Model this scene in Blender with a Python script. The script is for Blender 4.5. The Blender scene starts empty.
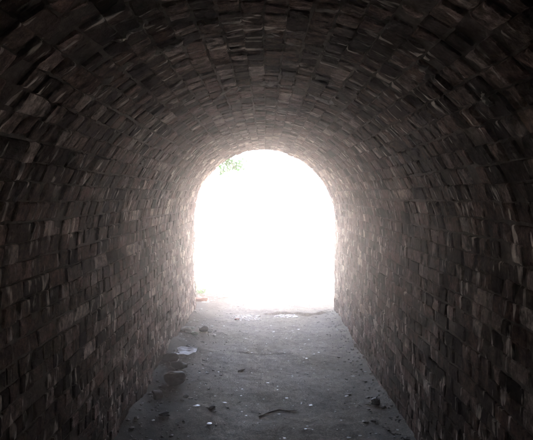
import bpy, bmesh, math, random
import numpy as np
from mathutils import Vector, Matrix, Euler

scene = bpy.context.scene
C = scene.collection
random.seed(11)
RNG = np.random.default_rng(7)
rad = math.radians

# ------------------------------------------------------------------ camera
CAM_H = 1.60
F_PX = 560.0                     # focal length in photograph pixels (533 wide)
PITCH = math.atan2(25.0, F_PX)   # vanishing point sits 25 px above the centre
cd = bpy.data.cameras.new('camera')
cd.sensor_width = 36.0
cd.lens = F_PX / 533.0 * 36.0
cd.clip_start = 0.05
cd.clip_end = 2000
cam = bpy.data.objects.new('camera', cd)
C.objects.link(cam)
cam.location = (0, 0, CAM_H)
cam.rotation_euler = (rad(90) - PITCH, 0, rad(-0.15))
scene.camera = cam

# ------------------------------------------------------------------ world and sun
SUN_EL, SUN_AZ = rad(48), rad(136)      # azimuth measured from +Y towards +X
w = bpy.data.worlds.new('World')
scene.world = w
w.use_nodes = True
nt = w.node_tree
bg = nt.nodes['Background']
sky = nt.nodes.new('ShaderNodeTexSky')
sky.sky_type = 'NISHITA'
sky.sun_disc = False
sky.sun_elevation = SUN_EL
sky.sun_rotation = SUN_AZ
sky.air_density = 0.8
sky.dust_density = 8.0
sky.ozone_density = 0.0
nt.links.new(sky.outputs[0], bg.inputs[0])
bg.inputs[1].default_value = 0.08

sd = bpy.data.lights.new('sun', 'SUN')
sd.energy = 5.0
sd.angle = rad(0.5)
sd.color = (1.0, 0.96, 0.91)
sun = bpy.data.objects.new('sun', sd)
C.objects.link(sun)
sdir = Vector((math.cos(SUN_EL) * math.sin(SUN_AZ), math.cos(SUN_EL) * math.cos(SUN_AZ), math.sin(SUN_EL)))
sun.rotation_euler = (-sdir).to_track_quat('-Z', 'Y').to_euler()
sun.location = (6, -6, 12)

vs = scene.view_settings
vs.view_transform = 'Standard'
vs.look = 'None'
vs.gamma = 1
vs.use_curve_mapping = False
vs.exposure = 5.7
scene.render.engine = 'CYCLES'
scene.cycles.max_bounces = 10
scene.cycles.diffuse_bounces = 6
scene.cycles.volume_bounces = 1

# ------------------------------------------------------------------ sizes
R = 0.95            # half width of the tunnel and radius of the vault
HS = 1.26           # springing height
Y_EXIT = 7.60
Y_BACK = -7.0
SHELL = 0.34
JOINT = 0.008       # how far the mortar lies behind the brick faces

# ------------------------------------------------------------------ noise
def _hash(ix, iy, iz, seed):
    h = (ix * 374761393 + iy * 668265263 + iz * 2147483647 + seed * 144269504) & 0xffffffff
    h = ((h ^ (h >> 13)) * 1274126177) & 0xffffffff
    h = ((h ^ (h >> 16)) * 2246822519) & 0xffffffff
    return ((h ^ (h >> 15)) & 0xffff) / 65535.0

def vnoise(x, y, z=0.0, seed=0):
    x, y, z = np.broadcast_arrays(np.asarray(x, float), np.asarray(y, float), np.asarray(z, float))
    ix, iy, iz = (np.floor(v).astype(np.int64) for v in (x, y, z))
    fx, fy, fz = x - ix, y - iy, z - iz
    fx, fy, fz = (f * f * (3 - 2 * f) for f in (fx, fy, fz))
    r = 0.0
    for a in (0, 1):
        for b in (0, 1):
            for c in (0, 1):
                wgt = (fx if a else 1 - fx) * (fy if b else 1 - fy) * (fz if c else 1 - fz)
                r = r + wgt * _hash(ix + a, iy + b, iz + c, seed)
    return r * 2 - 1

def fbm(x, y, z=0.0, seed=0, oct=4):
    r, a, f = 0.0, 1.0, 1.0
    for k in range(oct):
        r = r + a * vnoise(np.asarray(x) * f, np.asarray(y) * f, np.asarray(z) * f, seed + k * 17)
        a *= 0.5; f *= 2.03
    return r

# ------------------------------------------------------------------ mesh helpers
def mesh_obj(name, verts, faces, mats, parent=None, smooth=False):
    me = bpy.data.meshes.new(name)
    me.from_pydata([tuple(v) for v in verts], [], [tuple(f) for f in faces])
    if not isinstance(mats, (list, tuple)): mats = [mats]
    for m in mats: me.materials.append(m)
    if smooth: me.polygons.foreach_set('use_smooth', [True] * len(me.polygons))
    me.update()
    o = bpy.data.objects.new(name, me)
    C.objects.link(o)
    if parent: o.parent = parent
    return o

def fast_mesh(name, verts, quads, mat, parent=None, smooth=False):
    """verts (n,3) array, quads (m,k) int array: one mesh."""
    verts = np.asarray(verts, np.float32); quads = np.asarray(quads, np.int32)
    k = quads.shape[1]
    me = bpy.data.meshes.new(name)
    me.vertices.add(len(verts)); me.vertices.foreach_set('co', verts.ravel())
    me.loops.add(quads.size); me.loops.foreach_set('vertex_index', quads.ravel())
    me.polygons.add(len(quads))
    me.polygons.foreach_set('loop_start', np.arange(0, quads.size, k, dtype=np.int32))
    me.polygons.foreach_set('use_smooth', np.full(len(quads), smooth))
    me.materials.append(mat)
    me.update(calc_edges=True); me.validate()
    o = bpy.data.objects.new(name, me)
    C.objects.link(o)
    if parent: o.parent = parent
    return o

def bm_obj(name, bm, mats, parent=None, smooth=False):
    me = bpy.data.meshes.new(name)
    bm.normal_update()
    bm.to_mesh(me); bm.free()
    if not isinstance(mats, (list, tuple)): mats = [mats]
    for m in mats: me.materials.append(m)
    if smooth: me.polygons.foreach_set('use_smooth', [True] * len(me.polygons))
    o = bpy.data.objects.new(name, me)
    C.objects.link(o)
    if parent: o.parent = parent
    return o

def grid_quads(nu, nv):
    i = np.arange(nu - 1)[:, None] * nv + np.arange(nv - 1)[None, :]
    return np.stack([i, i + nv, i + nv + 1, i + 1], -1).reshape(-1, 4)

def empty(name, loc=(0, 0, 0)):
    o = bpy.data.objects.new(name, None)
    o.empty_display_size = 0.1
    C.objects.link(o); o.location = loc
    return o

def tag(o, label=None, cat=None, group=None, kind=None):
    if label: o['label'] = label
    if cat: o['category'] = cat
    if group: o['group'] = group
    if kind: o['kind'] = kind
    return o

# ------------------------------------------------------------------ materials
def new_mat(name):
    m = bpy.data.materials.new(name)
    m.use_nodes = True
    n = m.node_tree.nodes
    return m, n, m.node_tree.links, n['Principled BSDF']

def mapped(n, l, scale, src='Position'):
    if src == 'Position':
        g = n.new('ShaderNodeNewGeometry'); out = g.outputs['Position']
    else:
        g = n.new('ShaderNodeTexCoord'); out = g.outputs['Object']
    mp = n.new('ShaderNodeMapping')
    mp.inputs['Scale'].default_value = scale
    l.new(out, mp.inputs['Vector'])
    return mp.outputs[0]

def noise(n, l, vec, scale, detail=4, rough=0.6, dist=0.0):
    t = n.new('ShaderNodeTexNoise')
    t.inputs['Scale'].default_value = scale
    t.inputs['Detail'].default_value = detail
    t.inputs['Roughness'].default_value = rough
    t.inputs['Distortion'].default_value = dist
    l.new(vec, t.inputs['Vector'])
    return t.outputs['Fac']

def ramp(n, l, fac, stops, interp='LINEAR'):
    r = n.new('ShaderNodeValToRGB')
    r.color_ramp.interpolation = interp
    e = r.color_ramp.elements
    while len(e) < len(stops): e.new(0.5)
    for k, (p, c) in enumerate(stops):
        e[k].position = p
        e[k].color = (c, c, c, 1) if isinstance(c, (int, float)) else (*c, 1)
    l.new(fac, r.inputs[0])
    return r.outputs[0]

def mix(n, l, fac, a, b, mode='MIX'):
    m = n.new('ShaderNodeMix'); m.data_type = 'RGBA'; m.blend_type = mode
    for sock, v in ((m.inputs[0], fac), (m.inputs[6], a), (m.inputs[7], b)):
        if isinstance(v, (int, float)): sock.default_value = v
        elif isinstance(v, tuple): sock.default_value = (*v, 1)
        else: l.new(v, sock)
    return m.outputs[2]

def math_n(n, l, op, a, b=None):
    m = n.new('ShaderNodeMath'); m.operation = op
    for k, v in enumerate((a, b)):
        if v is None: continue
        if isinstance(v, (int, float)): m.inputs[k].default_value = v
        else: l.new(v, m.inputs[k])
    return m.outputs[0]

def bump(n, l, h, strength, dist, bsdf, prev=None):
    b = n.new('ShaderNodeBump')
    b.inputs['Strength'].default_value = strength
    b.inputs['Distance'].default_value = dist
    l.new(h, b.inputs['Height'])
    if prev: l.new(prev, b.inputs['Normal'])
    l.new(b.outputs[0], bsdf.inputs['Normal'])
    return b.outputs[0]

def make_brick_mat():
    m, n, l, b = new_mat('old_brick')
    g = n.new('ShaderNodeNewGeometry'); oi = n.new('ShaderNodeObjectInfo')
    rnd = math_n(n, l, 'FRACT', math_n(n, l, 'ADD', g.outputs['Random Per Island'], oi.outputs['Random']))
    base = ramp(n, l, rnd, [(0.0, (.045, .034, .030)), (.25, (.10, .074, .064)), (.45, (.19, .120, .100)),
                            (.62, (.12, .092, .080)), (.80, (.225, .155, .130)), (.92, (.30, .225, .195)), (1.0, (.46, .39, .345))])
    pos = mapped(n, l, (1, 1, 1))
    mot = noise(n, l, pos, 34, 6, 0.75)
    c = mix(n, l, 0.9, base, ramp(n, l, mot, [(.30, .15), (.48, .8), (.70, 2.1)]), 'MULTIPLY')
    big = noise(n, l, pos, 1.9, 4, 0.6)
    c = mix(n, l, 0.8, c, ramp(n, l, big, [(.3, .45), (.55, 1.0), (.75, 1.5)]), 'MULTIPLY')
    # lime that has run round the rings of the vault and down the walls
    ring = mapped(n, l, (7, 24, 7))
    st = noise(n, l, ring, 1.0, 2.5, 0.5, 0.0)
    st2 = noise(n, l, pos, 4.5, 3, 0.6)
    stm = math_n(n, l, 'MULTIPLY', ramp(n, l, st, [(.59, 0.0), (.64, 1.0), (1, 1)]), ramp(n, l, st2, [(.40, 0.1), (.56, 1.0)]))
    c = mix(n, l, stm, c, (.72, .64, .57))
    dk = ramp(n, l, noise(n, l, mapped(n, l, (12, 22, 12)), 1.2, 3, 0.5), [(.34, .22), (.48, 1.0)])
    c = mix(n, l, 0.85, c, dk, 'MULTIPLY')
    l.new(c, b.inputs['Base Color'])
    b.inputs['Roughness'].default_value = 0.85
    b.inputs['Specular IOR Level'].default_value = 0.0
    hh = math_n(n, l, 'ADD', mot, math_n(n, l, 'MULTIPLY', noise(n, l, pos, 95, 4, 0.7), 0.5))
    bump(n, l, hh, 0.9, 0.018, b)
    return m

def make_mortar_mat():
    m, n, l, b = new_mat('sooty_mortar')
    pos = mapped(n, l, (1, 1, 1))
    a = noise(n, l, pos, 30, 5, 0.7)
    c = ramp(n, l, a, [(.3, (.075, .060, .052)), (.55, (.15, .122, .108)), (.8, (.27, .235, .205))])
    l.new(c, b.inputs['Base Color'])
    b.inputs['Roughness'].default_value = 0.9
    b.inputs['Specular IOR Level'].default_value = 0.0
    bump(n, l, a, 0.8, 0.012, b)
    return m

def make_portal_mat():
    m, n, l, b = new_mat('portal_brick')
    t = n.new('ShaderNodeTexBrick')
    t.inputs['Scale'].default_value = 1.0
    t.inputs['Brick Width'].default_value = .225
    t.inputs['Row Height'].default_value = .075
    t.inputs['Mortar Size'].default_value = .008
    t.inputs['Color1'].default_value = (.24, .14, .11, 1)
    t.inputs['Color2'].default_value = (.17, .11, .09, 1)
    t.inputs['Mortar'].default_value = (.22, .2, .18, 1)
    tc = n.new('ShaderNodeTexCoord')
    sep = n.new('ShaderNodeSeparateXYZ'); l.new(tc.outputs['Object'], sep.inputs[0])
    cb = n.new('ShaderNodeCombineXYZ'); l.new(sep.outputs[0], cb.inputs[0]); l.new(sep.outputs[2], cb.inputs[1])
    l.new(cb.outputs[0], t.inputs['Vector'])
    l.new(t.outputs['Color'], b.inputs['Base Color'])
    b.inputs['Roughness'].default_value = .85
    bump(n, l, t.outputs['Fac'], -.6, .01, b)
    return m

def make_floor_mat():
    m, n, l, b = new_mat('damp_earth_floor')
    pos = mapped(n, l, (1, 1, 1))
    a = noise(n, l, pos, 2.2, 6, 0.62, 0.4)
    f = noise(n, l, pos, 70, 7, 0.8)
    c = ramp(n, l, a, [(.30, (.082, .071, .054)), (.5, (.160, .142, .114)), (.7, (.255, .232, .195))])
    c = mix(n, l, 0.8, c, ramp(n, l, f, [(.36, .2), (.5, .9), (.64, 2.1)]), 'MULTIPLY')
    c = mix(n, l, 0.7, c, ramp(n, l, noise(n, l, pos, 17, 5, .7), [(.36, .4), (.5, 1.0), (.66, 1.7)]), 'MULTIPLY')
    # mossy film
    g = ramp(n, l, noise(n, l, pos, 1.1, 3, 0.5), [(.5, 0.0), (.68, .5)])
    c = mix(n, l, g, c, (.085, .085, .048))
    # dark damp soil gathered along the foot of the walls
    gx = n.new('ShaderNodeSeparateXYZ'); l.new(pos, gx.inputs[0])
    off = math_n(n, l, 'ADD', gx.outputs[0], math_n(n, l, 'MULTIPLY', noise(n, l, pos, 2.6, 5, .65), .75))
    so = math_n(n, l, 'ADD', off, .62)
    soil = ramp(n, l, so, [(.25, .9), (.62, 0.0)])
    c = mix(n, l, soil, c, (.034, .027, .019))
    # grit
    v = n.new('ShaderNodeTexVoronoi'); v.inputs['Scale'].default_value = 75
    l.new(pos, v.inputs['Vector'])
    grit = ramp(n, l, v.outputs['Distance'], [(.0, 1.0), (.16, 1.0), (.22, 0.0)])
    sel = n.new('ShaderNodeSeparateColor'); l.new(v.outputs['Color'], sel.inputs[0])
    gm = math_n(n, l, 'MULTIPLY', grit, ramp(n, l, sel.outputs[0], [(.80, 0.0), (.84, 1.0)]))
    c = mix(n, l, gm, c, (.42, .41, .39))
    l.new(c, b.inputs['Base Color'])
    r = ramp(n, l, a, [(.3, .42), (.6, .65)])
    l.new(r, b.inputs['Roughness'])
    b.inputs['Specular IOR Level'].default_value = 0.025
    hh = math_n(n, l, 'ADD', f, math_n(n, l, 'MULTIPLY', grit, .35))
    bump(n, l, hh, 0.8, 0.010, b)
    return m

def make_simple(name, stops, scale, rough=.8, bstr=.5, bdist=.01, src='Object', spec=.5):
    m, n, l, b = new_mat(name)
    pos = mapped(n, l, (1, 1, 1), src)
    f = noise(n, l, pos, scale, 6, .68)
    l.new(ramp(n, l, f, stops), b.inputs['Base Color'])
    b.inputs['Roughness'].default_value = rough
    b.inputs['Specular IOR Level'].default_value = spec
    if bstr: bump(n, l, f, bstr, bdist, b)
    return m

M = {}
M['brick'] = make_brick_mat()
M['mortar'] = make_mortar_mat()
M['portal'] = make_portal_mat()
M['floor'] = make_floor_mat()
M['ground'] = make_simple('dry_grassy_ground', [(.3, (.20, .18, .16)), (.55, (.28, .26, .235)), (.75, (.34, .32, .295))], 6, .95, .5, .03, 'Position')
M['path'] = make_simple('dusty_path', [(.3, (.26, .245, .235)), (.55, (.36, .345, .335)), (.75, (.44, .425, .415))], 9, .85, .5, .012, 'Position')
M['bank'] = make_simple('bank_turf', [(.3, (.04, .06, .02)), (.55, (.07, .10, .03)), (.75, (.12, .12, .06))], 8, .95, .8, .05, 'Position')
M['lime'] = make_simple('lime_crust', [(.3, (.20, .175, .15)), (.6, (.38, .34, .30)), (.8, (.52, .48, .43))], 40, .9, .8, .008, 'Position', 0.0)
M['dark_stone'] = make_simple('dark_stone', [(.3, (.012, .0115, .011)), (.55, (.026, .025, .024)), (.75, (.09, .085, .08))], 22, .5, .5, .01, 'Object', .06)
M['grey_stone'] = make_simple('grey_stone', [(.3, (.08, .077, .074)), (.55, (.15, .146, .138)), (.75, (.28, .27, .26))], 18, .7, .6, .01)
M['pale_stone'] = make_simple('pale_rubble', [(.3, (.36, .35, .33)), (.6, (.55, .54, .52)), (.8, (.68, .67, .65))], 30, .8, .6, .008)
M['red_brick'] = make_simple('broken_red_brick', [(.3, (.10, .030, .014)), (.55, (.17, .055, .026)), (.75, (.24, .10, .055))], 25, .85, .6, .006)
M['pebble'] = make_simple('dusty_pebble', [(.3, (.09, .08, .066)), (.55, (.18, .165, .14)), (.75, (.36, .34, .31))], 60, .7, 0, 0, 'Position')
M['chip'] = make_simple('glassy_white_chip', [(.3, (.6, .6, .6)), (.7, (.8, .8, .8))], 60, .25, 0, 0, 'Position')
M['paper'] = make_simple('crumpled_white_paper', [(.3, (.62, .63, .66)), (.7, (.78, .79, .82))], 12, .6, .2, .004)
M['plastic'] = make_simple('crumpled_bluish_plastic', [(.3, (.30, .37, .41)), (.5, (.50, .58, .60)), (.68, (.78, .82, .84))], 13, .3, .2, .004)
M['greenpl'] = make_simple('crumpled_green_plastic', [(.3, (.16, .24, .20)), (.6, (.34, .44, .38))], 10, .35, .2, .004)
M['black'] = make_simple('black_plastic', [(.3, (.012, .012, .012)), (.7, (.03, .03, .03))], 12, .32, .2, .004)
M['stick'] = make_simple('rotten_wood', [(.3, (.035, .028, .02)), (.7, (.09, .07, .05))], 30, .8, .6, .005)

def leaf_mat():
    m, n, l, b = new_mat('young_leaf')
    oi = n.new('ShaderNodeNewGeometry')
    c = ramp(n, l, oi.outputs['Random Per Island'], [(0, (.010, .045, .002)), (.5, (.02, .07, .004)), (1, (.035, .10, .007))])
    l.new(c, b.inputs['Base Color'])
    b.inputs['Roughness'].default_value = .6
    b.inputs['Specular IOR Level'].default_value = 0.05
    tr = n.new('ShaderNodeBsdfTranslucent')
    l.new(mix(n, l, .85, c, (.03, .22, .001)), tr.inputs[0])
    mx = n.new('ShaderNodeMixShader'); mx.inputs[0].default_value = .6
    l.new(b.outputs[0], mx.inputs[1]); l.new(tr.outputs[0], mx.inputs[2])
    l.new(mx.outputs[0], n['Material Output'].inputs['Surface'])
    return m
M['leaf'] = leaf_mat()

# ------------------------------------------------------------------ tunnel profile
ARC = math.pi * R
S_TOT = 2 * HS + ARC

def profile(s, inset=0.0):
    """s runs from the foot of the left wall over the crown to the foot of the right wall.
    Returns x, z, tangent angle data (tx, tz) and inward normal (nx, nz)."""
    s = np.asarray(s, float)
    x = np.where(s < HS, -R, np.where(s > HS + ARC, R, 0.0))
    z = np.where(s < HS, s, np.where(s > HS + ARC, S_TOT - s, 0.0))
    a = np.clip((s - HS) / R, 0, math.pi)
    arc = (s >= HS) & (s <= HS + ARC)
    x = np.where(arc, -R * np.cos(a), x)
    z = np.where(arc, HS + R * np.sin(a), z)
    nx, nz = np.cos(a), -np.sin(a)
    tx, tz = np.sin(a), np.cos(a)
    return x + nx * inset, z + nz * inset, tx, tz, nx, nz

def bulge(s, y):
    """slow unevenness of the old masonry, towards the passage"""
    return 0.018 * fbm(s * 0.9, y * 0.8, 0, 3, 3)

def smooth_lookup(px, py):
    """photograph pixel -> point on the lining or the floor (world), used to read off positions"""
    d = Vector(((px - 266.5) / F_PX, (220 - py) / F_PX, -1.0))
    d = (cam.rotation_euler.to_matrix() @ d).normalized()
    t = 0.2
    while t < 60:
        p = Vector((0, 0, CAM_H)) + d * t
        ins = abs(p.x) < R and p.z > 0 and (p.z < HS or (p.x ** 2 + (p.z - HS) ** 2) < R * R)
        if p.y < Y_EXIT and not ins: return p
        if p.z <= 0: return p
        t += 0.004
    return p

# ------------------------------------------------------------------ ground
ground = fast_mesh('ground', [(-300, -300, -.06), (300, -300, -.06), (300, 300, -.06), (-300, 300, -.06)], [[0, 1, 2, 3]], M['ground'])
tag(ground, kind='structure')

def step_line(x):
    """broken slab edge that crosses the floor near the mouth"""
    return 7.34 + 0.07 * np.sin(x * 9.0) + 0.07 * vnoise(x * 7, 0, 0, 5) + .03 * vnoise(x * 22, 0, 0, 6)

def floor_h(x, y):
    x = np.asarray(x, float); y = np.asarray(y, float)
    h = 0.010 * fbm(x * 2.2, y * 2.2, 0, 21, 4) + 0.0022 * fbm(x * 17, y * 17, 0, 31, 3)
    dl = np.clip(x + R, 0, None); dr = np.clip(R - x, 0, None)
    inside = 1 / (1 + np.exp((y - 7.5) * 9))
    h = h + inside * (0.085 * np.exp(-dl / 0.13) * (0.75 + 0.6 * vnoise(y * 2.3, 0, 0, 41)) + 0.05 * np.exp(-dr / 0.08) * (0.7 + 0.6 * vnoise(y * 2.1, 5, 0, 43)))
    # broken slab edge near the mouth: the far side stands a little higher
    on = 1 / (1 + np.exp(-(x + 0.02) * 30)) * 1 / (1 + np.exp((x - .86) * 30))
    d = y - step_line(x)
    h = h + on * (.030 + .014 * vnoise(x * 11, 7, 0, 13)) / (1 + np.exp(-d * 170)) * np.exp(-np.clip(d, 0, None) / .5)
    # second, fainter crack
    on2 = 1 / (1 + np.exp(-(x + .30) * 25)) * 1 / (1 + np.exp((x - .36) * 25))
    d2 = y - (5.52 - .10 * x + .03 * vnoise(x * 8, 3, 0, 9))
    h = h + on2 * (.006 + .007 * vnoise(x * 13, 4, 0, 15)) / (1 + np.exp(-d2 * 170)) * np.exp(-np.clip(d2, 0, None) / .3)
    return h + 0.02

def sheet(name, x0, x1, y0, y1, step, hf, mat):
    nx = int((x1 - x0) / step) + 1; ny = int((y1 - y0) / step) + 1
    X, Y = np.meshgrid(np.linspace(x0, x1, nx), np.linspace(y0, y1, ny), indexing='ij')
    V = np.stack([X, Y, hf(X, Y)], -1).reshape(-1, 3)
    return tag(fast_mesh(name, V, grid_quads(nx, ny), mat, smooth=True), kind='structure')

floor = sheet('tunnel_floor', -R - .28, R + .28, Y_BACK, Y_EXIT + 3.0, .015, floor_h, M['floor'])

def path_h(x, y):
    h = .02 * fbm(x * 1.3, y * 1.3, 0, 61, 4) + .012
    h = h - .03 * np.exp(-((np.abs(x + .05 * np.sin(y)) - .62) / .12) ** 2) * np.clip((y - 9) / 3, 0, 1)
    h = h + .025 / (1 + np.exp(-(y - 13.2 - .25 * np.sin(x * 1.7)) * 25)) - .02 / (1 + np.exp(-(y - 15.5) * 3))
    edge = np.clip((2.6 - np.abs(x)) / .5, 0, 1)
    start = np.clip((y - Y_EXIT - 2.6) / .4, 0, 1)
    return -.035 + (h + .04) * edge * start
path = sheet('outside_path', -2.6, 2.6, Y_EXIT + 2.6, 40, .05, path_h, M['path'])

# ------------------------------------------------------------------ brick tunnel
tunnel = empty('brick_tunnel', (0, Y_EXIT, 0))
tag(tunnel, 'dark sooty brick tunnel with round vaulted roof leading to bright daylight', 'tunnel')
T0 = Matrix.Translation((0, -Y_EXIT, 0))

def shell_part(name, s0, s1):
    ns = max(6, int((s1 - s0) / 0.03)); ny = int((Y_EXIT - Y_BACK) / .06)
    S, Yg = np.meshgrid(np.linspace(s0, s1, ns), np.linspace(Y_BACK, Y_EXIT - .004, ny), indexing='ij')
    x, z, tx, tz, nx, nz = profile(S)
    ins = bulge(S, Yg) - JOINT + .0012 * fbm(S * 14, Yg * 14, 0, 8, 2)
    V1 = np.stack([x + nx * ins, Yg - Y_EXIT, z + nz * ins], -1).reshape(-1, 3)
    V2 = np.stack([x - nx * SHELL, Yg - Y_EXIT, z - nz * SHELL], -1).reshape(-1, 3)
    q1 = grid_quads(ns, ny); n1 = len(V1)
    q2 = q1[:, ::-1] + n1
    side = []
    for i in range(ns - 1):
        a, b_ = i * ny, (i + 1) * ny
        side.append((a, n1 + a, n1 + b_, b_)); a += ny - 1; b_ += ny - 1
        side.append((a, b_, n1 + b_, n1 + a))
    for j in range(ny - 1):
        a = j; side.append((a, a + 1, n1 + a + 1, n1 + a)); a = (ns - 1) * ny + j
        side.append((a, n1 + a, n1 + a + 1, a + 1))
    return fast_mesh(name, np.vstack([V1, V2]), np.vstack([q1, q2, np.array(side)]), M['mortar'], tunnel, True)

left_wall = shell_part('left_wall', 0, HS)
vault = shell_part('vault', HS, HS + ARC)
right_wall = shell_part('right_wall', HS + ARC, S_TOT)
left_wall['label'] = 'straight brick side wall left of the littered floor edge'
right_wall['label'] = 'straight brick side wall on the darker right hand side'
vault['label'] = 'rounded brick barrel roof streaked with pale lime'

def brick_variant(L, H, seed, depth=.085):
    """weathered brick, face centre at the origin, z towards the passage: 5 x 4 face grid with worn arrises"""
    rg = np.random.default_rng(seed)
    nu, nv = 5, 4
    us = np.array([-.5, -.5 + .007 / L, rg.uniform(-.12, .12), .5 - .007 / L, .5]) * L
    vv = np.array([-.5, -.5 + .006 / H, .5 - .006 / H, .5]) * H
    V = []
    for i in range(nu):
        for j in range(nv):
            edge = (i in (0, nu - 1)) + (j in (0, nv - 1))
            zz = rg.normal(0, .0014) - (.0015 + rg.uniform(0, .003)) * (edge > 0) - .002 * (edge > 1)
            V.append((us[i] + rg.normal(0, .0018), vv[j] + rg.normal(0, .0016), zz))
    V = np.array(V)
    if rg.random() < .35:                       # a spalled corner
        c = np.array([rg.choice([-1, 1]) * L * .5, rg.choice([-1, 1]) * H * .5])
        d = np.hypot(V[:, 0] - c[0], V[:, 1] - c[1])
        V[:, 2] -= np.clip(.04 - d, 0, 1) * .3
    q = [tuple(r) for r in grid_quads(nu, nv)]
    ring = [i * nv for i in range(nu)] + [(nu - 1) * nv + j for j in range(1, nv)] + [i * nv + nv - 1 for i in range(nu - 2, -1, -1)] + [j for j in range(nv - 2, 0, -1)]
    corners = [0, (nu - 1) * nv, nu * nv - 1, nv - 1]
    n0 = len(V)
    B = [(V[k][0], V[k][1], -depth) for k in ring]
    V = np.vstack([V, B])
    m_ = len(ring)
    for k in range(m_):
        q.append((ring[k], n0 + k, n0 + (k + 1) % m_, ring[(k + 1) % m_]))
    return V, np.array(q)

VAR = {'s': [brick_variant(.213, .063, 100 + k) for k in range(14)],
       'h': [brick_variant(.102, .063, 200 + k) for k in range(12)]}
VMESH = {}
for key in VAR:
    for k, (V, Q) in enumerate(VAR[key]):
        me = bpy.data.meshes.new('brick')
        me.from_pydata([tuple(map(float, v)) for v in V], [], [tuple(map(int, f)) for f in Q])
        me.materials.append(M['brick']); me.update()
        VMESH[key, k] = me

cam_inv = cam.rotation_euler.to_matrix().inverted()
def project(p):
    c = cam_inv @ (Vector(p) - Vector((0, 0, CAM_H)))
    if c.z > -.05: return None
    return 266.5 + F_PX * c.x / -c.z, 220 - F_PX * c.y / -c.z, -c.z

def lay(part, s0, s1, ncourse, bond):
    ch = (s1 - s0) / ncourse
    bricks = []
    for i in range(ncourse):
        kind = 's' if (bond == 'english' and i % 3 == 1) else 'h'
        L = .213 if kind == 's' else .102
        y = Y_EXIT - random.uniform(0.0, .02) - (0 if i % 2 else (.0565 if bond == 'english' else L / 2))
        first = True
        if y < Y_EXIT - .03:                       # closer at the mouth
            bricks.append(('h', s0 + (i + .5) * ch, Y_EXIT - .004 - .051, (y - L * 0 - (Y_EXIT - .11))))
            y = Y_EXIT - .118
        wav = random.uniform(0, 6)
        while y > -2.8:
            kk = kind
            if bond != 'english' and random.random() < .10: kk = 's'
            LL = .213 if kk == 's' else .102
            yc = y - LL / 2
            s = s0 + (i + .5) * ch + .004 * math.sin(yc * 1.3 + wav) + random.gauss(0, .0015)
            bricks.append((kk, s, yc, 0))
            y -= LL + random.uniform(.004, .010)
    info = []
    for (kk, s, yc, _) in bricks:
        x, z, tx, tz, nx, nz = (float(v) for v in profile(s))
        r_ = random.random()
        proud = random.gauss(0, .0032)
        if r_ < .05: proud -= random.uniform(.003, .009)
        elif r_ > .95: proud += random.uniform(.003, .009)
        ins = float(bulge(s, yc)) + proud
        p = Vector((x + nx * ins, yc, z + nz * ins))
        # local axes: X = along the tunnel, Y = up the course, Z = into the passage
        Xa = Vector((0, 1, 0)); Za = Vector((nx, 0, nz)); Ya = Za.cross(Xa)
        rot = Matrix((Xa, Ya, Za)).transposed()
        rot = rot @ Euler((random.gauss(0, .022), random.gauss(0, .045), random.gauss(0, .014))).to_matrix()
        if random.random() < .5: rot = rot @ Matrix.Rotation(math.pi, 3, 'Z')
        k = random.randrange(len(VAR[kk]))
        sc = Vector((random.uniform(.97, 1.02), random.uniform(1.03, 1.13) * ch / .0745, 1))
        pr = project(p)
        area = 0
        if pr and -12 < pr[0] < 545 and -12 < pr[1] < 452:
            e = [project(p + rot @ Vector((a * .2 * (1 if kk == 's' else .5), b_ * .06, 0))) for a, b_ in ((-.5, -.5), (.5, -.5), (.5, .5), (-.5, .5))]
            if all(e):
                area = abs((e[2][0] - e[0][0]) * (e[3][1] - e[1][1]) - (e[3][0] - e[1][0]) * (e[2][1] - e[0][1])) / 2
                if not (0 < pr[0] < 533 and 0 < pr[1] < 440): area *= .4
        info.append((area, kk, k, p, rot, sc))
    info.sort(key=lambda t: -t[0])
    for area, kk, k, p, rot, sc in info[:300]:
        o = bpy.data.objects.new('brick', VMESH[kk, k])
        o.matrix_local = T0 @ Matrix.Translation(p) @ rot.to_4x4() @ Matrix.Diagonal((*sc, 1))
        o.parent = part
        C.objects.link(o)
    Vs, Qs, off = [], [], 0
    for area, kk, k, p, rot, sc in info[300:]:
        V, Q = VAR[kk][k]
        W = (V * np.array(sc)) @ np.array(rot).T + np.array(p) - np.array([0, Y_EXIT, 0])
        Vs.append(W); Qs.append(Q + off); off += len(W)
    st = fast_mesh('brickwork', np.vstack(Vs), np.vstack(Qs), M['brick'], part)
    st['kind'] = 'stuff'
    print(part.name, len(info), 'smallest single brick px2', info[299][0])

lay(left_wall, 0, HS, 17, 'english')
lay(vault, HS, HS + ARC, 38, 'header')
lay(right_wall, HS + ARC, S_TOT, 17, 'english')

# pale crusts of lime on the vault, at the places where the photograph shows them
def lime_crust(px, py, length, width, seed):
    p = smooth_lookup(px, py)
    a = math.atan2(p.z - HS, -p.x)
    s0 = HS + max(a, -.2) * R if p.z > HS else (p.z if p.x < 0 else S_TOT - p.z)
    rg = np.random.default_rng(seed)
    nu, nv = 26, 9
    U, Vv = np.meshgrid(np.linspace(-.5, .5, nu), np.linspace(-.5, .5, nv), indexing='ij')
    wob = .35 * fbm(U * 5, 0 * U, 0, seed, 2)
    taper = np.sqrt(np.clip(1 - (2 * U) ** 2, 0.02, 1)) * (1 + .7 * vnoise(U * 9, 2, 0, seed + 3))
    S = s0 + U * length
    Yg = p.y + (Vv * taper + wob * .6) * width + .015 * fbm(U * 14, Vv * 6, 0, seed + 4, 2)
    x, z, tx, tz, nx, nz = profile(S)
    rim = np.minimum(1 - (2 * U) ** 2, 1 - (2 * Vv) ** 2)
    ins = bulge(S, Yg) - .010 + .016 * np.sqrt(np.clip(rim, 0, 1)) + .007 * fbm(S * 38, Yg * 38, 0, seed, 3)
    V = np.stack([x + nx * ins, Yg - Y_EXIT, z + nz * ins], -1).reshape(-1, 3)
    return fast_mesh('lime_crust', V, grid_quads(nu, nv), M['lime'], vault, True)

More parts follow.
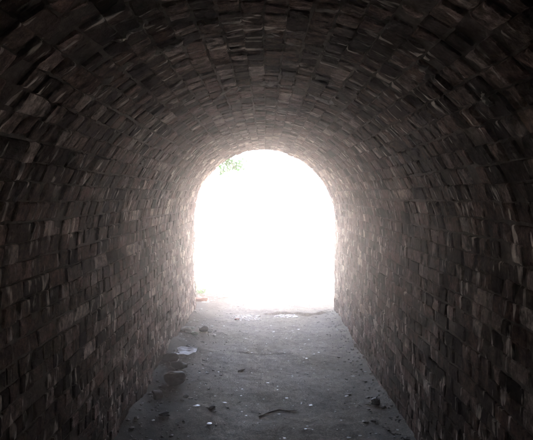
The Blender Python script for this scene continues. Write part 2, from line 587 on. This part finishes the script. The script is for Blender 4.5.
for k, (px, py, ln, wd) in enumerate([(112, 78, .22, .06), (168, 48, .16, .05), (130, 33, .14, .05), (345, 124, .16, .12), (430, 74, .13, .07),
                                      (487, 99, .10, .04), (182, 103, .12, .06), (322, 98, .20, .08), (270, 84, .2, .10), (228, 92, .16, .10), (395, 150, .12, .06), (140, 165, .12, .06), (152, 150, .1, .06)]):
    lime_crust(px, py, ln, wd, 300 + k)

# added light-stop wall behind the camera and the portal face outside
def arch_plate(name, y0, y1, halfw, top, hole_r, parent, mat):
    """wall with an arched hole, extruded from y0 to y1"""
    inner = [(-hole_r, 0)] + [(-hole_r * math.cos(t), HS + hole_r * math.sin(t)) for t in np.linspace(0, math.pi, 25)] + [(hole_r, 0)]
    outer = []
    for (x, z) in inner:
        if z == 0: outer.append((math.copysign(halfw, x), 0)); continue
        dx, dz = x, z - HS
        t = min(halfw / abs(dx) if abs(dx) > 1e-6 else 1e9, (top - HS) / dz if dz > 1e-6 else 1e9)
        outer.append((dx * t, HS + dz * t))
    n = len(inner); V = []
    for y in (y0, y1):
        V += [(x, y - Y_EXIT, z) for x, z in inner] + [(x, y - Y_EXIT, z) for x, z in outer]
    F = []
    for i in range(n - 1):
        F += [(i, i + 1, n + i + 1, n + i), (2 * n + i, 3 * n + i, 3 * n + i + 1, 2 * n + i + 1),
              (i, 2 * n + i, 2 * n + i + 1, i + 1), (n + i, n + i + 1, 3 * n + i + 1, 3 * n + i)]
    for i in (0, n - 1): F.append((i, n + i, 3 * n + i, 2 * n + i))
    return mesh_obj(name, V, F, mat, parent)

portal = arch_plate('portal_wall', Y_EXIT - .34, Y_EXIT + .012, 3.2, 4.0, R + SHELL - .02, tunnel, M['portal'])  # unseen front and coping, set tall to lengthen their shade outside
bm = bmesh.new()
bmesh.ops.create_cube(bm, size=1, matrix=Matrix.Translation((0, -.16, 4.075)) @ Matrix.Diagonal((6.6, .5, .14, 1)))
bmesh.ops.bevel(bm, geom=bm.edges[:], offset=.015, segments=2, affect='EDGES')
bm_obj('coping', bm, M['grey_stone'], tunnel)
bm = bmesh.new()
bmesh.ops.create_cube(bm, size=1, matrix=Matrix.Translation((0, Y_BACK - Y_EXIT - .2, 1.3)) @ Matrix.Diagonal((2.9, .4, 2.8, 1)))
bmesh.ops.bevel(bm, geom=bm.edges[:], offset=.02, segments=1, affect='EDGES')
bm_obj('light_stop_wall', bm, M['portal'], tunnel)  # unseen, added to close the tunnel so no light enters from behind

# earth embankment carried by the tunnel, raised with the portal for longer shade
def embankment():
    hw = R + SHELL + .01
    top = HS + R + SHELL + .01
    V, F = [], []
    ys = [Y_BACK - .42, Y_EXIT - .35]
    prof = [(-hw, -.3), (-hw, top), (hw, top), (hw, -.3), (14, -.3), (9, 1.6), (5, 3.75), (0, 4.1), (-5, 3.75), (-9, 1.6), (-14, -.3)]
    for y in ys: V += [(x, y, z) for x, z in prof]
    n = len(prof)
    for i in range(n): F.append((i, (i + 1) % n, n + (i + 1) % n, n + i))
    for o_ in (0, n):
        for q in [(0, 1, 8, 9), (0, 9, 10), (1, 2, 6, 7), (1, 7, 8), (2, 3, 5, 6), (3, 4, 5)]:
            F.append(tuple(o_ + k for k in q))
    o = mesh_obj('embankment', V, F, M['bank'])
    return tag(o, kind='structure')
embankment()

# ------------------------------------------------------------------ loose things
def ground_z(x, y):
    return float(floor_h(x, y)) if y < Y_EXIT + 3.0 else float(path_h(x, y))

def rock_bm(sx, sy, sz, seed, cuts=7, sub=3, jag=.16):
    rg = random.Random(seed)
    bm = bmesh.new()
    bmesh.ops.create_icosphere(bm, subdivisions=sub, radius=1)
    planes = []
    for _ in range(cuts):
        d = Vector((rg.gauss(0, 1), rg.gauss(0, 1), rg.gauss(0, 1))).normalized()
        planes.append((d, rg.uniform(.55, .85)))
    for v in bm.verts:
        for d, h in planes:
            k = v.co.dot(d)
            if k > h: v.co -= d * (k - h) * .85
        c = v.co
        v.co = c * (1 + jag * float(fbm(c.x * 1.7, c.y * 1.7, c.z * 1.7, seed, 3)))
        v.co = Vector((v.co.x * sx, v.co.y * sy, v.co.z * sz))
    lo = min(v.co.z for v in bm.verts)
    for v in bm.verts: v.co.z -= lo
    return bm

def place(o, px, py, rz=0, sink=.006):
    p = smooth_lookup(px, py)
    o.location = (p.x, p.y, ground_z(p.x, p.y) - sink)
    o.rotation_euler = (0, 0, rz)
    return o

def stone(px, py, sx, sy, sz, seed, mat, label, rz=0, cuts=9, name='stone', cat='stone', group=None):
    o = bm_obj(name, rock_bm(sx, sy, sz, seed, cuts), mat, smooth=True)
    place(o, px, py, rz)
    return tag(o, label, cat, group)

stone(175, 387, .092, .085, .066, 1, M['dark_stone'], 'largest round dark stone lying by the left wall below two flat ones', .4)
stone(179, 373, .095, .06, .042, 2, M['dark_stone'], 'flat dark stone with pale edge behind the round dark stone', -.3)
stone(171, 367, .085, .05, .048, 3, M['dark_stone'], 'black flat stone squeezed against the foot of the left wall', .2)
stone(158, 402, .05, .045, .04, 5, M['grey_stone'], 'grey lump at the left wall foot nearest below the round dark stone', .7)
stone(165, 421, .045, .035, .02, 6, M['dark_stone'], 'small dark flat stone at bottom left, nearest to the camera', .1)
stone(186, 399, .028, .024, .014, 7, M['dark_stone'], 'little dark stone just right of and below the round one', .9)
stone(204, 334, .062, .05, .045, 4, M['grey_stone'], 'small grey stone just right of the crumpled plastic bag', .1)

def crumple(name, sx, sy, sz, seed, mat, label, cat, px, py, rz, parts=()):
    """a crushed sheet: folded ball with sharp creases"""
    def body(sx, sy, sz, seed):
        bm = bmesh.new()
        bmesh.ops.create_icosphere(bm, subdivisions=4, radius=1)
        rg = np.random.default_rng(seed)
        dirs = rg.normal(size=(26, 3)); dirs /= np.linalg.norm(dirs, axis=1)[:, None]
        hs = rg.uniform(.45, 1.0, 26)
        for v in bm.verts:
            c = np.array(v.co)
            k = np.min(np.where(dirs @ c > .15, hs / np.clip(dirs @ c, .15, 1), 9))
            f = min(k, 1.25) * (1 + .10 * float(fbm(c[0] * 4, c[1] * 4, c[2] * 4, seed, 2)))
            v.co = Vector((c[0] * f * sx, c[1] * f * sy, c[2] * f * sz))
        lo = min(v.co.z for v in bm.verts)
        for v in bm.verts: v.co.z -= lo
        return bm
    o = bm_obj(name, body(sx, sy, sz, seed), mat)
    place(o, px, py, rz)
    tag(o, label, cat)
    return o

crumple('plastic_bag', .095, .085, .060, 21, M['plastic'], 'crumpled bluish grey plastic bag by the left wall', 'plastic bag', 188, 336, .3)
crumple('plastic_wrapper', .055, .05, .03, 23, M['greenpl'], 'small dull green plastic wrapper in front of the bluish bag', 'wrapper', 194, 338, .8)
crumple('black_bag', .055, .04, .042, 25, M['black'], 'small black plastic scrap at the foot of the right wall', 'plastic scrap', 376, 409, .1)
crumple('white_scrap', .016, .014, .014, 27, M['paper'], 'tiny white scrap beside the black plastic scrap on the right', 'paper scrap', 370, 408, .1)

def paper(px, py, w_, d_, seed, label, rz):
    """a torn folded sheet lying on the floor"""
    n1, n2 = 15, 11
    U, W = np.meshgrid(np.linspace(-.5, .5, n1), np.linspace(-.5, .5, n2), indexing='ij')
    H = .007 * np.abs(np.sin(U * 7 + W * 3 + seed)) + .006 * np.abs(vnoise(U * 5, W * 5, 0, seed)) + .012 * (W > .1) * (W - .1) * 4
    X = U * w_ * (1 - .5 * np.abs(W)) + .01 * vnoise(U * 6, W * 6, 0, seed + 1); Yy = W * d_ + .02 * U + .01 * vnoise(U * 6, W * 6, 0, seed + 2)
    V = np.stack([X, Yy, H], -1).reshape(-1, 3)
    V2 = V - np.array([0, 0, .0015])
    q = grid_quads(n1, n2); nn = len(V)
    rim = [i * n2 for i in range(n1)] + [(n1 - 1) * n2 + j for j in range(1, n2)] + [i * n2 + n2 - 1 for i in range(n1 - 2, -1, -1)] + [j for j in range(n2 - 2, 0, -1)]
    sd_ = [(rim[k], nn + rim[k], nn + rim[(k + 1) % len(rim)], rim[(k + 1) % len(rim)]) for k in range(len(rim))]
    o = fast_mesh('paper_sheet', np.vstack([V, V2]), np.vstack([q, q[:, ::-1] + nn, np.array(sd_)]), M['paper'])
    place(o, px, py, rz, -.014)
    return tag(o, label, 'paper')
paper(184, 358, .25, .20, 5, 'torn white paper sheet lying between stones and plastic bag', -.25)

# broken brick and rubble at the mouth
def brick_bit(px, py, L, W_, H, seed, label, rz, mat):
    bm = bmesh.new()
    bmesh.ops.create_cube(bm, size=1, matrix=Matrix.Translation((0, 0, H / 2)) @ Matrix.Diagonal((L, W_, H, 1)))
    bmesh.ops.subdivide_edges(bm, edges=bm.edges[:], cuts=3, use_grid_fill=True)
    for v in bm.verts:
        c = v.co
        broken = max(0, c.x / L - .15)
        v.co += Vector((fbm(c.x * 25, c.y * 25, c.z * 25, seed, 2), fbm(c.x * 25, c.y * 25, c.z * 25, seed + 5, 2), fbm(c.x * 25, c.y * 25, c.z * 25, seed + 9, 2))) * (.006 + .05 * broken)
    o = bm_obj('broken_brick', bm, mat)
    place(o, px, py, rz)
    return tag(o, label, 'brick')
brick_bit(200, 302, .19, .10, .05, 3, 'orange red broken brick lying outside at the left tunnel corner', .15, M['red_brick'])
brick_bit(237, 322, .05, .04, .025, 8, 'small reddish brick crumb among the pale rubble near the mouth', .9, M['red_brick'])

def rubble_patch(px, py, rx, ry, n, seed, label, big=.02):
    """pale broken bits spread over a patch: too small to pick apart"""
    rg = np.random.default_rng(seed)
    c = smooth_lookup(px, py)
    bm = bmesh.new()
    bmesh.ops.create_icosphere(bm, subdivisions=1, radius=1)
    base = np.array([tuple(v.co) for v in bm.verts]); fc = np.array([[v.index for v in f.verts] for f in bm.faces]); bm.free()
    Vs, Fs = [], []
    for k in range(n):
        r, a = math.sqrt(rg.random()), rg.uniform(0, 6.28)
        x, y = c.x + r * rx * math.cos(a), c.y + r * ry * math.sin(a)
        s = big * rg.lognormal(-.6, .5)
        V = base * (1 + rg.normal(0, .16, (len(base), 1))) * np.array([s * rg.uniform(.7, 1.8), s * rg.uniform(.7, 1.6), s * rg.uniform(.3, .6)])
        t = rg.uniform(0, 6.28); ct, st = math.cos(t), math.sin(t)
        V = V @ np.array([[ct, st, 0], [-st, ct, 0], [0, 0, 1]]) + np.array([x - c.x, y - c.y, ground_z(x, y) + s * .1])
        Vs.append(V); Fs.append(fc + k * len(base))
    o = fast_mesh('rubble', np.vstack(Vs), np.vstack(Fs), M['pale_stone'])
    o.location = (c.x, c.y, 0)
    return tag(o, label, 'rubble', kind='stuff')
rubble_patch(246, 320, .22, .17, 90, 1, 'pale mortar rubble spread on the floor near the tunnel mouth')
rubble_patch(286, 318, .16, .08, 90, 2, 'pale rubble heap in front of the cracked slab edge', .022)
rubble_patch(292, 295, .30, .25, 90, 3, 'whitish crushed rubble on the path outside the mouth')
rubble_patch(205, 296, .35, .7, 110, 4, 'scattered pale debris outside by the left corner', .022)

def scatter(name, n, xf, yf, size, mat, seed, flat=.6):
    rg = np.random.default_rng(seed)
    bm = bmesh.new()
    bmesh.ops.create_icosphere(bm, subdivisions=1, radius=1)
    base = np.array([tuple(v.co) for v in bm.verts]); fc = np.array([[v.index for v in f.verts] for f in bm.faces]); bm.free()
    xs, ys = xf(rg, n), yf(rg, n)
    hz = floor_h(xs, ys)
    Vs = np.empty((n, len(base), 3))
    s = size * rg.lognormal(-.2, .45, n)
    for k in range(n):
        V = base * (1 + rg.normal(0, .15, (len(base), 1))) * (s[k] * np.array([rg.uniform(.8, 1.5), rg.uniform(.7, 1.2), flat]))
        t = rg.uniform(0, 6.28); ct, st = math.cos(t), math.sin(t)
        Vs[k] = V @ np.array([[ct, st, 0], [-st, ct, 0], [0, 0, 1]]) + (xs[k], ys[k], hz[k] + s[k] * .2)
    F = (fc[None] + np.arange(n)[:, None, None] * len(base)).reshape(-1, 3)
    return fast_mesh(name, Vs.reshape(-1, 3), F, mat)

uni = lambda a, b_: (lambda rg, n: rg.uniform(a, b_, n))
edgy = lambda rg, n: np.where(rg.random(n) < .62, -R + .02 + np.abs(rg.normal(0, .22, n)), R - .02 - np.abs(rg.normal(0, .12, n))).clip(-R + .01, R - .01)
tag(scatter('gravel', 5200, uni(-R, R), uni(2.6, 9.6), .0042, M['pebble'], 1, .28), 'fine grey gravel strewn over the tunnel floor', 'gravel', kind='stuff')
tag(scatter('edge_debris', 650, edgy, uni(2.6, 7.6), .010, M['pebble'], 2, .45), 'dark grit and crumbs collected along the wall feet', 'debris', kind='stuff')
tag(scatter('pale_chips', 330, uni(-.93, .9), uni(3.0, 6.9), .0075, M['chip'], 3, .10), 'tiny white chips sprinkled over the dark floor', 'debris', kind='stuff')

# a stick and a few twigs
def stick(pts, r0, label, name='stick'):
    P = [smooth_lookup(*q) for q in pts]
    P = [Vector((p.x, p.y, ground_z(p.x, p.y) + r0 * .8)) for p in P]
    o0 = P[0].copy()
    bm = bmesh.new(); rings = []
    Q = []
    for i in range(len(P) - 1):
        for t in (0, .33, .66): Q.append(P[i].lerp(P[i + 1], t))
    Q.append(P[-1])
    for i, p in enumerate(Q):
        d = (Q[min(i + 1, len(Q) - 1)] - Q[max(i - 1, 0)]).normalized()
        a = d.cross(Vector((0, 0, 1))).normalized(); b_ = a.cross(d)
        r = r0 * (.35 + 1.3 * math.sin(math.pi * min(.95, (i + .6) / len(Q))) ** .7 * .5) * random.uniform(.8, 1.2)
        rings.append([bm.verts.new(p - o0 + (a * math.cos(t) + b_ * math.sin(t)) * r) for t in np.linspace(0, 2 * math.pi, 7)[:-1]])
    for i in range(len(rings) - 1):
        for k in range(6): bm.faces.new((rings[i][k], rings[i][(k + 1) % 6], rings[i + 1][(k + 1) % 6], rings[i + 1][k]))
    bm.faces.new(rings[0][::-1]); bm.faces.new(rings[-1])
    o = bm_obj(name, bm, M['stick'], smooth=True)
    o.location = o0
    return tag(o, label, 'stick')
stick([(259, 420), (268, 416), (279, 412), (288, 413), (297, 413)], .007, 'thin dark crooked stick lying in the middle of the floor')
stick([(238, 373), (241, 372), (245, 371)], .008, 'short dark twig lying alone further along the floor')
stone(212, 412, .030, .022, .014, 9, M['dark_stone'], 'small dark pebble alone left of the crooked stick', .3)

# ------------------------------------------------------------------ plants at the mouth
def leaf_cloud(name, pts, size, parent, seed):
    rg = np.random.default_rng(seed); Vs, Fs = [], []
    for k, p in enumerate(pts):
        L = size * rg.uniform(.6, 1.3); W_ = L * .42
        u = rg.normal(size=3); u[2] -= .5; u /= np.linalg.norm(u)
        v = np.cross(u, rg.normal(size=3)); v /= np.linalg.norm(v); nn = np.cross(u, v)
        q = [p, p + u * L * .5 + v * W_ * .5 + nn * L * .06, p + u * L, p + u * L * .5 - v * W_ * .5 + nn * L * .06]
        Vs += q; Fs.append([4 * k, 4 * k + 1, 4 * k + 2, 4 * k + 3])
    return fast_mesh(name, np.array(Vs), np.array(Fs), M['leaf'], parent)

def sprig(root, strands, seed, label, cat, leaf, name='hanging_creeper', per=26, spread=.03):
    rg = np.random.default_rng(seed)
    t = empty(name, root); tag(t, label, cat)
    bm = bmesh.new(); pts = []
    for S in strands:
        P = [Vector(q) for q in S]
        prev = None
        N = 14
        for i in range(N + 1):
            f = i / N * (len(P) - 1); a = min(int(f), len(P) - 2)
            p = P[a].lerp(P[a + 1], f - a)
            r = .004 * (1 - .7 * i / N) + .0008
            ring = [bm.verts.new(p + Vector((math.cos(k * 2.094) * r, math.sin(k * 2.094) * r * .7, math.sin(k * 2.094) * r))) for k in range(3)]
            if prev:
                for k in range(3): bm.faces.new((prev[k], prev[(k + 1) % 3], ring[(k + 1) % 3], ring[k]))
            prev = ring
            for _ in range(max(1, per // N)): pts.append(np.array(p) + rg.normal(0, spread, 3))
    bm_obj('stem', bm, M['stick'], t)
    leaf_cloud('foliage', pts, leaf, t, seed)
    return t

# creeper hanging over the left haunch of the mouth: it roots on top of the portal
sprig((-.62, Y_EXIT + .03, HS + 1.45),
      [[(0, 0, 0), (.0, .10, -.30), (.06, .12, -.58), (.12, .14, -.74), (.26, .16, -.70)],
       [(.05, 0, 0), (.06, .12, -.35), (.12, .14, -.63), (.21, .15, -.70), (.34, .17, -.66)],
       [(-.05, 0, 0), (-.02, .1, -.4), (.0, .12, -.70), (.06, .14, -.82)]],
      4, 'bright green creeper hanging over upper left edge of tunnel mouth', 'creeper', .06, per=200)
sprig((-1.06, Y_EXIT + 1.35, .0),
      [[(0, 0, 0), (.02, 0, .06), (.05, .02, .11)], [(0, 0, 0), (-.03, .03, .08), (-.05, .04, .12)], [(0, 0, 0), (.05, -.03, .05), (.11, -.04, .08)]],
      6, 'low straggly weed outside the mouth behind the broken brick', 'weed', .04, name='weed', per=28, spread=.02)

# ------------------------------------------------------------------ thin air volume added to imitate lens glare
GLARE_HAZE = 0.040
if GLARE_HAZE:
    bm = bmesh.new()
    bmesh.ops.create_cube(bm, size=1, matrix=Matrix.Translation((0, 0, 1.7)) @ Matrix.Diagonal((640, 640, 5.8, 1)))
    hz = bpy.data.materials.new('glare_air'); hz.use_nodes = True
    n = hz.node_tree.nodes; n.remove(n['Principled BSDF'])
    pv = n.new('ShaderNodeVolumePrincipled')
    pv.inputs['Color'].default_value = (.95, .90, .88, 1)
    pv.inputs['Density'].default_value = GLARE_HAZE
    pv.inputs['Anisotropy'].default_value = 0.90
    hz.node_tree.links.new(pv.outputs[0], n['Material Output'].inputs['Volume'])
    h = bm_obj('glare_haze', bm, hz)
    tag(h, 'thin misty air added to imitate lens glare around the mouth', 'glare_haze', kind='stuff')
